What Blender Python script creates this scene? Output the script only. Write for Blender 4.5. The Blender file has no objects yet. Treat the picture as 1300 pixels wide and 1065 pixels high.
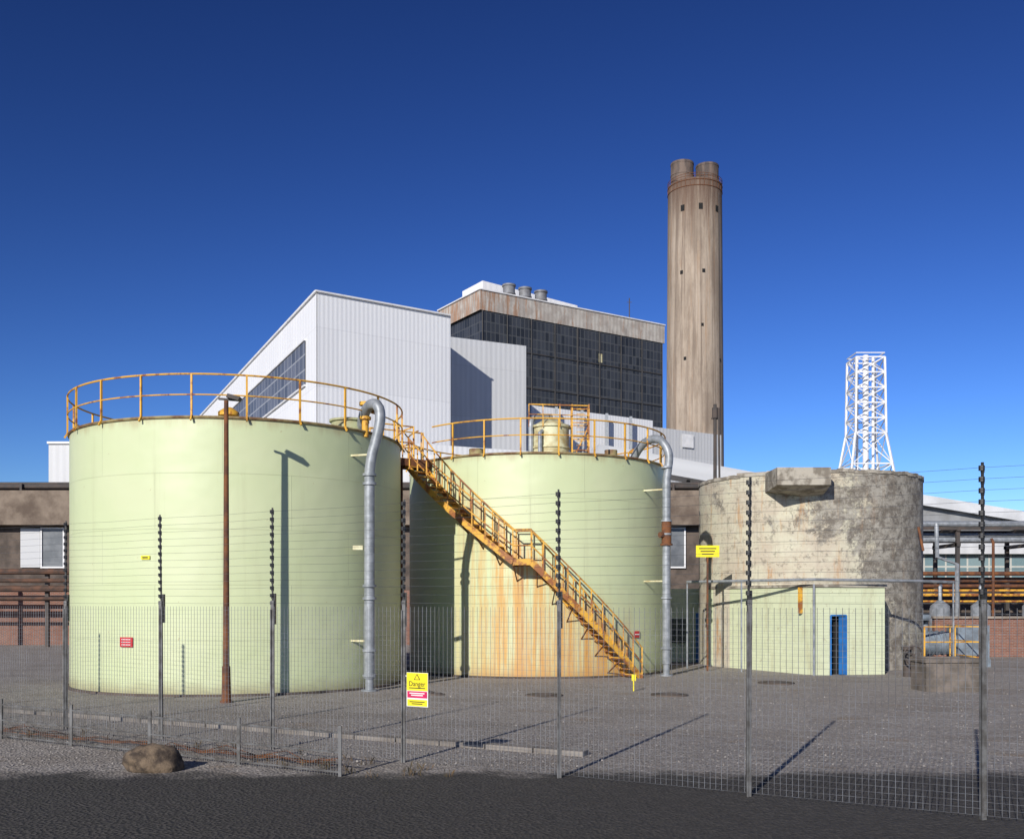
import bpy, math, random
from mathutils import Vector, Matrix, noise as mnoise
random.seed(7)
scene = bpy.context.scene
R = math.radians

# ------------------------------------------------------------------ helpers
class NT:
    def __init__(s, name, rough=0.7, metal=0.0):
        s.m = bpy.data.materials.new(name); s.m.use_nodes = True
        s.t = s.m.node_tree
        s.b = s.t.nodes['Principled BSDF']
        s.b.inputs['Roughness'].default_value = rough
        s.b.inputs['Metallic'].default_value = metal
    def put(s, sock, v):
        if isinstance(v, bpy.types.NodeSocket):
            s.t.links.new(v, sock)
        else:
            if isinstance(v, (tuple, list)) and len(v) == 3 and sock.type == 'RGBA':
                v = (*v, 1)
            sock.default_value = v
    def coord(s, k='Object'):
        return s.t.nodes.new('ShaderNodeTexCoord').outputs[k]
    def mapping(s, vec, scale=(1, 1, 1), loc=(0, 0, 0)):
        n = s.t.nodes.new('ShaderNodeMapping'); s.put(n.inputs['Vector'], vec)
        n.inputs['Scale'].default_value = scale; n.inputs['Location'].default_value = loc
        return n.outputs[0]
    def noise(s, vec, scale, detail=5, rough=0.6, dist=0.0):
        n = s.t.nodes.new('ShaderNodeTexNoise'); s.put(n.inputs['Vector'], vec)
        n.inputs['Scale'].default_value = scale; n.inputs['Detail'].default_value = detail
        n.inputs['Roughness'].default_value = rough; n.inputs['Distortion'].default_value = dist
        return n.outputs[0]
    def voronoi(s, vec, scale, out='Distance'):
        n = s.t.nodes.new('ShaderNodeTexVoronoi'); s.put(n.inputs['Vector'], vec)
        n.inputs['Scale'].default_value = scale
        return n.outputs[out]
    def rng(s, f, a, b, c=0.0, d=1.0):
        n = s.t.nodes.new('ShaderNodeMapRange'); n.interpolation_type = 'SMOOTHSTEP'
        s.put(n.inputs[0], f)
        for i, v in enumerate((a, b, c, d)): n.inputs[i + 1].default_value = v
        return n.outputs[0]
    def math(s, op, a, b=0.0):
        n = s.t.nodes.new('ShaderNodeMath'); n.operation = op
        s.put(n.inputs[0], a); s.put(n.inputs[1], b)
        return n.outputs[0]
    def mix(s, f, a, b, mode='MIX'):
        n = s.t.nodes.new('ShaderNodeMix'); n.data_type = 'RGBA'; n.blend_type = mode
        s.put(n.inputs[0], f); s.put(n.inputs[6], a); s.put(n.inputs[7], b)
        return n.outputs[2]
    def sep(s, vec):
        n = s.t.nodes.new('ShaderNodeSeparateXYZ'); s.put(n.inputs[0], vec)
        return n.outputs
    def brick(s, vec, c1, c2, mortar, w, h, ms, offset=0.5, bias=0.0):
        n = s.t.nodes.new('ShaderNodeTexBrick'); s.put(n.inputs['Vector'], vec)
        s.put(n.inputs['Color1'], c1); s.put(n.inputs['Color2'], c2); s.put(n.inputs['Mortar'], mortar)
        n.inputs['Scale'].default_value = 1; n.inputs['Mortar Size'].default_value = ms
        n.inputs['Mortar Smooth'].default_value = 0.2; n.inputs['Bias'].default_value = bias
        n.inputs['Brick Width'].default_value = w; n.inputs['Row Height'].default_value = h
        n.offset = offset
        return n.outputs
    def bump(s, h, strength=0.3, dist=0.02):
        n = s.t.nodes.new('ShaderNodeBump'); s.put(n.inputs['Height'], h)
        n.inputs['Strength'].default_value = strength; n.inputs['Distance'].default_value = dist
        s.t.links.new(n.outputs[0], s.b.inputs['Normal'])
    def color(s, c): s.put(s.b.inputs['Base Color'], c); return s.m

def vary(name, c, c2=None, scale=1.5, rough=0.7, metal=0.0, bump=0.0, lo=0.35, hi=0.65):
    n = NT(name, rough, metal)
    o = n.coord()
    f = n.rng(n.noise(o, scale), lo, hi)
    c2 = c2 or tuple(x * 0.75 for x in c)
    n.color(n.mix(f, c, c2))
    if bump: n.bump(n.noise(o, scale * 6), bump, 0.02)
    return n.m

class MB:
    def __init__(s): s.v = []; s.f = []; s.uv = []
    def face(s, idx, uv=None):
        s.f.append(idx); s.uv.append(uv or [(0, 0)] * len(idx))
    def add(s, vs):
        b = len(s.v); s.v.extend([tuple(x) for x in vs]); return b
    def quad(s, pts, uv=None):
        b = s.add(pts); s.face(list(range(b, b + len(pts))), uv)
    def obox(s, c, ax, ay, az):
        c, ax, ay, az = Vector(c), Vector(ax), Vector(ay), Vector(az)
        P = [c + sx * ax + sy * ay + sz * az for sz in (-1, 1) for sy in (-1, 1) for sx in (-1, 1)]
        b = s.add(P)
        for q in ((0, 2, 3, 1), (4, 5, 7, 6), (0, 1, 5, 4), (2, 6, 7, 3), (0, 4, 6, 2), (1, 3, 7, 5)):
            s.face([b + i for i in q], [(0, 0), (1, 0), (1, 1), (0, 1)])
    def box(s, c, size, rz=0.0):
        cs, sn = math.cos(rz), math.sin(rz)
        s.obox(c, (cs * size[0] / 2, sn * size[0] / 2, 0), (-sn * size[1] / 2, cs * size[1] / 2, 0), (0, 0, size[2] / 2))
    def beam(s, a, b, w, h, up=(0, 0, 1)):
        a, b = Vector(a), Vector(b); d = (b - a)
        L = d.length; d.normalize(); u = Vector(up)
        if abs(d.dot(u)) > 0.98: u = Vector((1, 0, 0))
        side = d.cross(u).normalized(); u = side.cross(d)
        s.obox((a + b) / 2, d * L / 2, side * w / 2, u * h / 2)
    def prism(s, pts, z0, z1, top=True):
        n = len(pts); u = 0
        for i in range(n):
            p, q = pts[i], pts[(i + 1) % n]
            L = math.hypot(q[0] - p[0], q[1] - p[1])
            za = z1[i] if isinstance(z1, list) else z1
            zb = z1[(i + 1) % n] if isinstance(z1, list) else z1
            s.quad([(p[0], p[1], z0), (q[0], q[1], z0), (q[0], q[1], zb), (p[0], p[1], za)],
                   [(u, z0), (u + L, z0), (u + L, zb), (u, za)])
            u += L
        if top:
            s.quad([(p[0], p[1], (z1[i] if isinstance(z1, list) else z1)) for i, p in enumerate(pts)],
                   [(p[0], p[1]) for p in pts])
    def cyl(s, c, r, z0, z1, seg=16, r2=None, cap=True, a0=0.0):
        r2 = r if r2 is None else r2
        for i in range(seg):
            t0, t1 = a0 + 2 * math.pi * i / seg, a0 + 2 * math.pi * (i + 1) / seg
            u0, u1 = r * 2 * math.pi * i / seg, r * 2 * math.pi * (i + 1) / seg
            s.quad([(c[0] + r * math.cos(t0), c[1] + r * math.sin(t0), z0), (c[0] + r * math.cos(t1), c[1] + r * math.sin(t1), z0),
                    (c[0] + r2 * math.cos(t1), c[1] + r2 * math.sin(t1), z1), (c[0] + r2 * math.cos(t0), c[1] + r2 * math.sin(t0), z1)],
                   [(u0, z0), (u1, z0), (u1, z1), (u0, z1)])
        if cap:
            s.quad([(c[0] + r2 * math.cos(2 * math.pi * i / seg + a0), c[1] + r2 * math.sin(2 * math.pi * i / seg + a0), z1) for i in range(seg)])
            s.quad([(c[0] + r * math.cos(-2 * math.pi * i / seg + a0), c[1] + r * math.sin(-2 * math.pi * i / seg + a0), z0) for i in range(seg)])
    def tube(s, path, r, seg=6, closed=False):
        P = [Vector(p) for p in path]; n = len(P)
        rings = []; prev = None
        for i in range(n):
            if closed: d = P[(i + 1) % n] - P[i - 1]
            else: d = P[min(i + 1, n - 1)] - P[max(i - 1, 0)]
            d.normalize()
            if prev is None:
                u = Vector((0, 0, 1)) if abs(d.z) < 0.9 else Vector((1, 0, 0))
            else: u = prev
            side = d.cross(u).normalized(); u = side.cross(d).normalized(); prev = u
            rings.append(s.add([P[i] + r * (math.cos(2 * math.pi * k / seg) * side + math.sin(2 * math.pi * k / seg) * u) for k in range(seg)]))
        m = n if closed else n - 1
        for i in range(m):
            a, b = rings[i], rings[(i + 1) % n]
            for k in range(seg):
                k2 = (k + 1) % seg
                s.face([a + k, a + k2, b + k2, b + k], None)
        if not closed:
            s.face([rings[0] + k for k in range(seg)][::-1]); s.face([rings[-1] + k for k in range(seg)])
    def build(s, name, mat, parent=None, smooth=False):
        me = bpy.data.meshes.new(name)
        me.from_pydata(s.v, [], s.f)
        uvl = me.uv_layers.new(name='UVMap')
        flat = [c for f in s.uv for p in f for c in p]
        uvl.data.foreach_set('uv', flat)
        me.materials.append(mat); me.update()
        ob = bpy.data.objects.new(name, me); scene.collection.objects.link(ob)
        if smooth:
            import bmesh
            bm = bmesh.new(); bm.from_mesh(me)
            bmesh.ops.remove_doubles(bm, verts=bm.verts, dist=0.0005)
            for f in bm.faces: f.smooth = True
            for e in bm.edges:
                if len(e.link_faces) == 2 and e.calc_face_angle(0) > R(35): e.smooth = False
            bm.to_mesh(me); bm.free()
        if parent:
            ob.parent = parent
            ob.matrix_parent_inverse = Matrix.Translation(-Vector(parent.location))
        return ob

def group(name, loc=(0, 0, 0)):
    e = bpy.data.objects.new(name, None); e.location = loc; e.empty_display_size = 0.5
    scene.collection.objects.link(e); return e

# ------------------------------------------------------------------ camera / light
cam = bpy.data.cameras.new('camera'); cam.lens = 36; cam.sensor_width = 36
cam.shift_y = 0.179; cam.clip_end = 6000; cam.clip_start = 0.1
co = bpy.data.objects.new('camera', cam); scene.collection.objects.link(co)
co.location = (0, 0, 2.46); co.rotation_euler = (R(90), 0, 0)
scene.camera = co

AZ, EL = R(24), R(24)
sun = bpy.data.lights.new('sun', 'SUN'); sun.energy = 4.8; sun.angle = R(0.5); sun.color = (1.0, 0.95, 0.87)
so = bpy.data.objects.new('sun', sun); scene.collection.objects.link(so)
so.rotation_euler = Vector((math.sin(AZ) * math.cos(EL), math.cos(AZ) * math.cos(EL), -math.sin(EL))).to_track_quat('-Z', 'Y').to_euler()
so.location = (-20, -40, 30)

w = bpy.data.worlds.new('World'); scene.world = w; w.use_nodes = True
nt = w.node_tree; bg = nt.nodes['Background']
sky = nt.nodes.new('ShaderNodeTexSky'); sky.sky_type = 'NISHITA'; sky.sun_disc = False
sky.sun_elevation = EL; sky.sun_rotation = R(180) + AZ
sky.air_density = 1.0; sky.dust_density = 0.0; sky.ozone_density = 5.0; sky.altitude = 0
def mulnode(inp, col):
    mx = nt.nodes.new('ShaderNodeMix'); mx.data_type = 'RGBA'; mx.blend_type = 'MULTIPLY'
    mx.inputs[0].default_value = 1.0; mx.inputs[7].default_value = (*col, 1)
    nt.links.new(inp, mx.inputs[6]); return mx.outputs[2]
c = mulnode(sky.outputs[0], (0.042, 0.075, 0.10))
gm = nt.nodes.new('ShaderNodeGamma'); gm.inputs[1].default_value = 1.9
nt.links.new(c, gm.inputs[0])
c = mulnode(gm.outputs[0], (85.0, 24.0, 15.2))
nt.links.new(c, bg.inputs[0])
bg.inputs[1].default_value = 0.1
scene.view_settings.view_transform = 'Standard'
scene.view_settings.look = 'None'; scene.view_settings.exposure = 0

# ------------------------------------------------------------------ materials
RUST = (0.20, 0.075, 0.025)
def ysteel(name, lo, hi):
    n = NT(name, 0.6); o = n.coord()
    f = n.rng(n.noise(o, 2.6, 6, 0.7), lo, hi)
    return n.color(n.mix(f, (0.70, 0.38, 0.045), (0.28, 0.10, 0.03)))
m_yellow = ysteel('yellow_painted_steel', 0.50, 0.62)
m_rustyyel = ysteel('rusted_yellow_steel', 0.44, 0.58)
m_rust = vary('rusty_steel', RUST, (0.09, 0.04, 0.025), 3, 0.85, bump=0.3)
m_galv = vary('galvanised_steel', (0.34, 0.36, 0.385), (0.22, 0.24, 0.255), 4, 0.5, 0.25)
m_dark = vary('dark_steel', (0.05, 0.045, 0.042), (0.08, 0.06, 0.05), 2, 0.7)
m_grim = vary('sooty_mullion_steel', (0.035, 0.036, 0.038), (0.055, 0.05, 0.048), 0.3, 0.8)
m_black = vary('black_insulator_plastic', (0.012, 0.012, 0.013), (0.025, 0.025, 0.025), 8, 0.5)
m_post = vary('weathered_grey_steel', (0.17, 0.17, 0.17), (0.08, 0.075, 0.07), 5, 0.6, 0.3)
m_wire = vary('fence_wire', (0.20, 0.21, 0.23), (0.11, 0.11, 0.12), 3, 0.6, 0.2)
m_white = vary('white_painted_steel', (0.80, 0.80, 0.80), (0.66, 0.66, 0.66), 0.5, 0.6)
m_cream = vary('cream_paint', (0.66, 0.64, 0.42), (0.42, 0.34, 0.16), 2.5, 0.6)
m_blue = vary('blue_door_paint', (0.02, 0.16, 0.45), (0.015, 0.11, 0.32), 2, 0.5)
m_void = vary('dark_interior', (0.012, 0.012, 0.012), None, 1, 0.9)
m_glass = NT('window_glass', 0.12); m_glass = m_glass.color((0.05, 0.065, 0.08))
m_red = vary('sign_red', (0.65, 0.03, 0.04), None, 6, 0.5)
m_syel = vary('sign_yellow', (0.85, 0.72, 0.02), None, 6, 0.5, lo=0.5, hi=1.0)
m_swhite = vary('sign_white', (0.8, 0.8, 0.78), None, 6, 0.5, lo=0.5, hi=1.0)
m_magenta = vary('sign_magenta', (0.70, 0.02, 0.12), None, 6, 0.5)
m_conc = vary('aged_concrete', (0.32, 0.28, 0.235), (0.15, 0.115, 0.09), 0.9, 0.9, bump=0.4)
m_dconc = vary('dark_aged_concrete', (0.13, 0.10, 0.08), (0.07, 0.055, 0.045), 1.4, 0.9, bump=0.4)

def tank_paint(name, rust_centre=None, base=(0.57, 0.635, 0.375)):
    n = NT(name, 0.45)
    uv = n.coord('UV')
    b = n.brick(uv, base, tuple(x * 0.965 for x in base), tuple(x * 0.83 for x in base), 3.6, 1.47, 0.011)
    c = b['Color']
    big = n.rng(n.noise(n.mapping(uv, (0.35, 0.5, 1)), 1.0, 4), 0.35, 0.7)
    c = n.mix(n.math('MULTIPLY', big, 0.45), c, (0.62, 0.645, 0.42))
    st = n.rng(n.noise(n.mapping(uv, (2.2, 0.12, 1)), 1.0, 6, 0.7), 0.53, 0.73)
    c = n.mix(n.math('MULTIPLY', st, 0.24), c, (0.40, 0.41, 0.23))
    z = n.sep(uv)[1]
    foot = n.rng(n.math('ADD', z, n.math('MULTIPLY', n.noise(uv, 2.0), 0.5)), 0.25, 0.75, 1, 0)
    c = n.mix(n.math('MULTIPLY', foot, 0.6), c, (0.26, 0.20, 0.10))
    rim = n.rng(n.math('ADD', z, n.math('MULTIPLY', n.noise(n.mapping(uv, (3, 0.3, 1)), 1.0), 0.9)), 7.50, 7.9, 0, 1)
    c = n.mix(n.math('MULTIPLY', rim, 0.45), c, (0.33, 0.20, 0.09))
    sp = n.rng(n.noise(uv, 5.0, 4, 0.6), 0.69, 0.75, 0, 0.6)
    c = n.mix(sp, c, (0.34, 0.22, 0.10))
    if rust_centre is not None:
        x = n.sep(uv)[0]
        win = n.math('MULTIPLY', n.rng(x, rust_centre - 4.2, rust_centre - 1.4), n.rng(x, rust_centre + 2.2, rust_centre + 4.4, 1, 0))
        line = n.math('ADD', n.math('MULTIPLY', n.math('SUBTRACT', x, rust_centre), -0.93), 3.6)
        below = n.rng(n.math('SUBTRACT', line, z), -0.2, 0.3)
        m = n.math('MULTIPLY', win, below)
        s1 = n.rng(n.noise(n.mapping(uv, (3.4, 0.13, 1)), 1.0, 8, 0.78), 0.41, 0.58)
        c = n.mix(n.math('MULTIPLY', n.math('MULTIPLY', m, s1), 0.9), c, (0.60, 0.32, 0.07))
        s2 = n.rng(n.noise(n.mapping(uv, (5.0, 0.10, 1), (3, 1, 0)), 1.0, 8, 0.78), 0.53, 0.64)
        c = n.mix(n.math('MULTIPLY', n.math('MULTIPLY', m, s2), 0.9), c, (0.36, 0.14, 0.04))
        low = n.rng(z, 0.2, 3.4, 1, 0)
        c = n.mix(n.math('MULTIPLY', n.math('MULTIPLY', low, win), n.rng(n.noise(n.mapping(uv, (1.6, 0.3, 1)), 1.0, 6), 0.35, 0.65, 0.1, 0.75)), c, (0.54, 0.28, 0.09))
    n.color(c)
    hgt = n.math('ADD', b['Fac'], n.math('MULTIPLY', n.noise(n.mapping(uv, (0.7, 0.8, 1)), 1.0, 2), -2.6))
    n.bump(hgt, 0.45, 0.03)
    return n.m

def cladding(name, c, c2, pitch=0.5, dirt=0.25):
    n = NT(name, 0.5)
    uv = n.coord('UV'); s = n.sep(uv)
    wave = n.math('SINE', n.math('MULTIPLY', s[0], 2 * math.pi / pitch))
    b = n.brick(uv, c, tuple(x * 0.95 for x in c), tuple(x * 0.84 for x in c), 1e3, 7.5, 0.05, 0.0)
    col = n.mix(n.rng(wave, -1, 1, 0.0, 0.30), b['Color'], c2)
    dd = n.rng(n.noise(n.mapping(uv, (0.5, 0.05, 1)), 1.0, 5), 0.45, 0.75)
    col = n.mix(n.math('MULTIPLY', dd, dirt), col, c2)
    panel = n.brick(uv, (1, 1, 1), (0.96, 0.96, 0.965), (1, 1, 1), 3.0, 7.5, 0.0, 0.0)['Color']
    n.color(n.mix(1.0, col, panel, 'MULTIPLY'))
    n.bump(wave, 0.25, 0.03)
    return n.m
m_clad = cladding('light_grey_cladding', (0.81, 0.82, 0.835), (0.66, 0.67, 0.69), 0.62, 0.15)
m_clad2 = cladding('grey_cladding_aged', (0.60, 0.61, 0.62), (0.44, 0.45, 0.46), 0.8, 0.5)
m_cladw_sunlit = cladding('white_and_sunlit_cladding', (0.88, 0.885, 0.895), (0.80, 0.81, 0.83), 1.5, 0.05)  # gable's sunlit brightness put into the colour; plain white on the plant room

def glazing(name, w_, h_, ms, c1=(0.020, 0.023, 0.028), c2=(0.05, 0.055, 0.065), mo=(0.085, 0.088, 0.09)):
    n = NT(name, 0.35)
    uv = n.coord('UV')
    b = n.brick(uv, c1, c2, mo, w_, h_, ms, 0.0)
    sp = n.brick(n.mapping(uv, (1, 1, 1), (0.4, 0.4, 0)), (0, 0, 0), (1, 1, 1), (0, 0, 0), w_ * 3, h_, 0.0, 0.3, -0.75)['Color']
    c = n.mix(n.math('MULTIPLY', sp, 0.25), b['Color'], (0.10, 0.11, 0.12))
    dirt = n.rng(n.noise(n.mapping(uv, (0.3, 0.06, 1)), 1.0, 5), 0.5, 0.8, 0, 0.4)
    n.color(n.mix(dirt, c, (0.07, 0.065, 0.06)))
    return n.m
m_glaz = glazing('dark_glazing', 1.1, 2.1, 0.10)
m_glaz2 = glazing('grey_window_band', 2.2, 2.0, 0.12, (0.09, 0.10, 0.12), (0.17, 0.18, 0.21), (0.35, 0.36, 0.37))
m_glaz3 = glazing('teal_window_band', 1.4, 1.2, 0.06, (0.14, 0.23, 0.26), (0.22, 0.30, 0.32), (0.5, 0.5, 0.46))

def parapet():
    n = NT('rust_stained_parapet', 0.8); uv = n.coord('UV'); s = n.sep(uv)
    base = n.mix(n.rng(n.noise(uv, 0.4), 0.4, 0.6), (0.52, 0.49, 0.44), (0.40, 0.36, 0.32))
    lf = n.rng(s[0], 0, 20, 0.09, -0.02)
    sd = n.rng(s[0], 100, 112, 0.0, 0.10)
    st = n.rng(n.math('ADD', n.math('ADD', n.noise(n.mapping(uv, (0.8, 0.10, 1)), 1.0, 7, 0.75), lf), sd), 0.51, 0.65)
    c = n.mix(n.math('MULTIPLY', st, 0.85), base, (0.36, 0.18, 0.09))
    st2 = n.rng(n.noise(n.mapping(uv, (0.6, 0.1, 1), (5, 5, 0)), 1.0, 6), 0.55, 0.7)
    c = n.mix(n.math('MULTIPLY', st2, 0.5), c, (0.15, 0.13, 0.12))
    wave = n.math('SINE', n.math('MULTIPLY', s[0], 2 * math.pi / 1.1))
    c = n.mix(n.rng(wave, -1, 1, 0, 0.3), c, (0.22, 0.19, 0.16))
    n.color(c); return n.m
m_para = parapet()

def brickmat(name, c1, c2, mo):
    n = NT(name, 0.9); uv = n.coord('UV')
    b = n.brick(uv, c1, c2, mo, 0.225, 0.075, 0.01)
    c = n.mix(n.rng(n.noise(uv, 0.8), 0.4, 0.7, 0, 0.5), b['Color'], tuple(x * 0.5 for x in c1))
    n.color(c); n.bump(b['Fac'], 0.3, -0.01); return n.m
m_brick = brickmat('red_brick', (0.26, 0.10, 0.06), (0.18, 0.07, 0.045), (0.25, 0.22, 0.19))

# ------------------------------------------------------------------ ground
n = NT('gravel_ground', 0.95); o = n.coord()
cellc = n.voronoi(o, 21.0, 'Color'); cell = n.sep(cellc)[0]
c = n.mix(cell, (0.21, 0.185, 0.165), (0.40, 0.365, 0.33))
fine = n.voronoi(n.mapping(o, (1, 1, 1), (3, 7, 0)), 45.0, 'Color')
c = n.mix(n.rng(n.sep(fine)[1], 0.90, 0.97, 0, 0.6), c, (0.58, 0.55, 0.51))
c = n.mix(n.rng(n.noise(o, 7.0, 4), 0.4, 0.65, 0, 0.4), c, (0.16, 0.138, 0.12))
c = n.mix(n.rng(n.noise(n.mapping(o, (0.25, 0.6, 1)), 1.0, 6, 0.65), 0.45, 0.68, 0, 0.55), c, (0.19, 0.16, 0.13))
c = n.mix(n.rng(n.noise(n.mapping(o, (0.8, 0.8, 1), (9, 2, 0)), 1.0, 5), 0.58, 0.72, 0, 0.55), c, (0.23, 0.16, 0.10))
ys = n.math('ADD', n.sep(o)[1], n.math('MULTIPLY', n.math('SUBTRACT', n.noise(n.mapping(o, (1.2, 1.2, 1)), 1.0, 6, 0.7), 0.5), 2.2))
c = n.mix(n.rng(ys, 14.4, 15.2, 0.95, 0), c, n.mix(cell, (0.020, 0.018, 0.016), (0.045, 0.040, 0.036)))
n.color(c); n.bump(n.math('ADD', n.voronoi(o, 21.0), n.noise(o, 5.0)), 0.8, 0.035)
g = MB(); g.quad([(-3000, -200, 0), (3000, -200, 0), (3000, 5000, 0), (-3000, 5000, 0)])
g.build('ground', n.m)

g = MB()
for k in range(7000):
    y = 15.4 + 21 * random.random() ** 1.4
    x = random.uniform(-0.5, 0.5) * y * 1.05
    if (x + 8.4) ** 2 + (y - 31.8) ** 2 < 25 or (x - .9) ** 2 + (y - 38) ** 2 < 22.5: continue
    r = random.uniform(0.008, 0.022) * (1.8 if random.random() < 0.04 else 1)
    a = random.random() * 6.28
    pts = [(x + r * math.cos(a + t) * random.uniform(.7, 1.2), y + r * math.sin(a + t) * random.uniform(.7, 1.2), random.uniform(0, .4) * r) for t in (0, 1.57, 3.14, 4.71)]
    b = g.add(pts + [(x, y, r * random.uniform(.8, 1.3))])
    for i in range(4): g.face([b + i, b + (i + 1) % 4, b + 4])
n = NT('loose_stone', 0.9); oo = n.coord()
g_m = n.color(n.mix(n.rng(n.noise(oo, 9), 0.35, 0.65), (0.16, 0.14, 0.125), (0.38, 0.35, 0.32)))
g.build('gravel', g_m)

# ------------------------------------------------------------------ tanks
m_roofp = vary('tank_roof_paint', (0.47, 0.51, 0.30), (0.25, 0.2, 0.1), 1.2, 0.6)
m_rim = vary('rim_paint', (0.34, 0.28, 0.13), (0.16, 0.08, 0.04), 2.5, 0.7)
def make_tank(name, cx, cy, r, h, paint, nposts, arc0=0.0, gaps=()):
    e = group(name, (cx, cy, 0))
    a0 = math.pi / 2
    b = MB(); seg = 96
    b.cyl((cx, cy), r, 0.0, h, seg, cap=False, a0=a0)
    b.build('shell', paint, e, True)
    b = MB(); b.cyl((cx, cy), r + 0.02, h + 0.001, h + 0.45, seg, r2=0.3, cap=True, a0=a0)
    b.build('cone_roof', m_roofp, e, True)
    b = MB()
    circ = lambda rr, z, N=96: [(cx + rr * math.cos(2 * math.pi * i / N), cy + rr * math.sin(2 * math.pi * i / N), z) for i in range(N)]
    b.tube(circ(r + 0.02, h - 0.02), 0.04, 6, True)
    b.build('rim_angle', m_rim, e, True)
    b = MB(); b.cyl((cx, cy), r + 0.10, 0.0, 0.06, seg, a0=a0); b.build('base_plate', m_dconc, e)
    b = MB()
    rr = r + 0.05
    def ok(t):
        t = math.degrees(t) % 360
        return not any(g0 < t < g1 for g0, g1 in gaps)
    for z, rad in ((h + 1.1, 0.026), (h + 0.56, 0.020)):
        run = []
        N = 180
        for i in range(N + 1):
            t = 2 * math.pi * i / N
            if ok(t): run.append((cx + rr * math.cos(t), cy + rr * math.sin(t), z))
            else:
                if len(run) > 1: b.tube(run, rad, 6)
                run = []
        if len(run) > 1: b.tube(run, rad, 6)
    for i in range(nposts):
        t = 2 * math.pi * (i + 0.5) / nposts
        if ok(t):
            x, y = cx + rr * math.cos(t), cy + rr * math.sin(t)
            b.box((x, y, h + 0.53), (0.05, 0.05, 1.15), t)
            b.beam((x, y, h + 0.02), (x + 0.08 * math.cos(t), y + .08 * math.sin(t), h - 0.12), 0.04, 0.05)
    b.build('guard_rail', m_yellow, e, False)
    return e

TA = (-8.40, 31.80, 4.91, 7.36)
TB = (0.90, 38.0, 4.68, 7.36)
tankA = make_tank('storage_tank', *TA, tank_paint('pale_green_tank_paint'), 22, gaps=((27, 40),))
tankB = make_tank('storage_tank', *TB, tank_paint('pale_green_tank_paint_rusted', TB[2] * math.pi + 0.4), 24, gaps=((208, 220),))

def roof_fit(e, x, y, z, r, h, mat, dome=True, nm='vent'):
    b = MB(); b.cyl((x, y), r * 0.55, z - 0.2, z + h, 20)
    b.cyl((x, y), r, z + h, z + h + r * 0.35, 24); b.cyl((x, y), r, z + h + r * 0.35, z + h + r * 0.8, 24, r2=r * 0.35)
    b.build(nm, mat, e, True)
roof_fit(tankA, -7.75, 28.0, 7.45, 0.28, 0.12, m_yellow, nm='vent_cap')
b = MB(); b.cyl((-4.75, 29.9), 0.52, 7.2, 7.72, 28); b.cyl((-4.75, 29.9), 0.58, 7.72, 7.78, 28); b.build('manway', m_roofp, tankA, True)
b = MB(); b.cyl((-4.2, 29.3), 0.10, 7.2, 8.15, 12); b.cyl((-4.2, 29.3), 0.17, 7.7, 7.78, 12); b.cyl((-4.2, 29.3), 0.17, 8.1, 8.2, 12); b.box((-4.05, 29.25, 7.95), (0.4, 0.12, 0.12)); b.build('valve', m_yellow, tankA, True)

def bend(p0, p1, p2, n=7):
    p0, p1, p2 = map(Vector, (p0, p1, p2))
    return [((1 - t) ** 2) * p0 + 2 * t * (1 - t) * p1 + t * t * p2 for t in [i / n for i in range(n + 1)]]
b = MB()
px, py = -3.98, 28.6
path = [(-4.35, 29.6, 7.55)] + bend((-4.28, 29.4, 7.75), (-4.1, 29.0, 8.15), (-3.80, 28.7, 8.02)) + bend((-3.72, 28.65, 7.9), (-3.62, 28.6, 7.6), (-3.80, 28.6, 7.0)) + bend((-3.84, 28.6, 6.85), (px, py, 6.4), (px, py, 5.9)) + [(px, py, 0.35)]
b.tube(path, 0.150, 16)
b.build('overflow_pipe', m_galv, tankA, True)
b = MB()
for z in (6.0, 5.75, 2.9, 2.55, 0.4, 1.1): b.cyl((px, py), 0.195, z, z + 0.07, 20)
b.cyl((px, py), 0.24, 0, 0.05, 20); b.cyl((px, py), 0.12, 0, 0.4, 16)
b.build('pipe_flanges', m_galv, tankA, True)
b = MB()
for z in (6.6, 1.4): b.beam((px, py, z), (-8.4 + 4.91 * .79, 31.8 - 4.91 * .61, z), 0.05, 0.05)
b.box((px - 0.32, py - 0.02, 4.0), (0.28, 0.1, 0.12)); b.build('pipe_bracket', m_cream, tankA)

b = MB(); px, py = 5.22, 34.6
path = [(4.2, 36.0, 7.3)] + bend((4.3, 35.8, 7.6), (4.6, 35.3, 8.25), (5.05, 34.85, 8.0)) + bend((5.12, 34.75, 7.9), (5.35, 34.6, 7.6), (5.30, 34.6, 7.2)) + [(px, py, 6.6), (px, py, 0.4)]
b.tube(path, 0.14, 16)
b.build('overflow_pipe', m_galv, tankB, True)
b = MB()
for z in (7.0, 5.2, 4.75, 2.6, 0.9): b.cyl((px, py), 0.19, z, z + 0.06, 18)
b.cyl((px, py), 0.23, 0, 0.05, 18); b.cyl((px, py), 0.11, 0, 0.42, 18); b.build('pipe_flanges', m_galv, tankB, True)
b = MB(); b.tube([(px, py, 5.2), (px, py, 4.4)], 0.165, 14); b.tube([(px, py, 4.75), (px - 0.25, py - .15, 4.75)], 0.1, 10)
b.cyl((px, py), 0.21, 4.4, 4.46, 16); b.build('rusty_tee', m_rust, tankB, True)
b = MB()
for z in (3.2, 6.3): b.beam((px, py, z), (.9 + 4.68 * .77, 38 - 4.68 * .63, z), 0.05, 0.05)
b.build('pipe_bracket', m_cream, tankB)
b = MB(); b.cyl((1.4, 37.0), 0.66, 7.5, 8.75, 28); b.cyl((1.4, 37.0), 0.72, 8.75, 8.83, 28); b.cyl((1.4, 37.0), 0.66, 8.83, 9.05, 28, r2=0.3); b.cyl((1.4, 37), .70, 8.0, 8.06, 28)
b.build('roof_vessel', m_cream, tankB, True)
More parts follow.
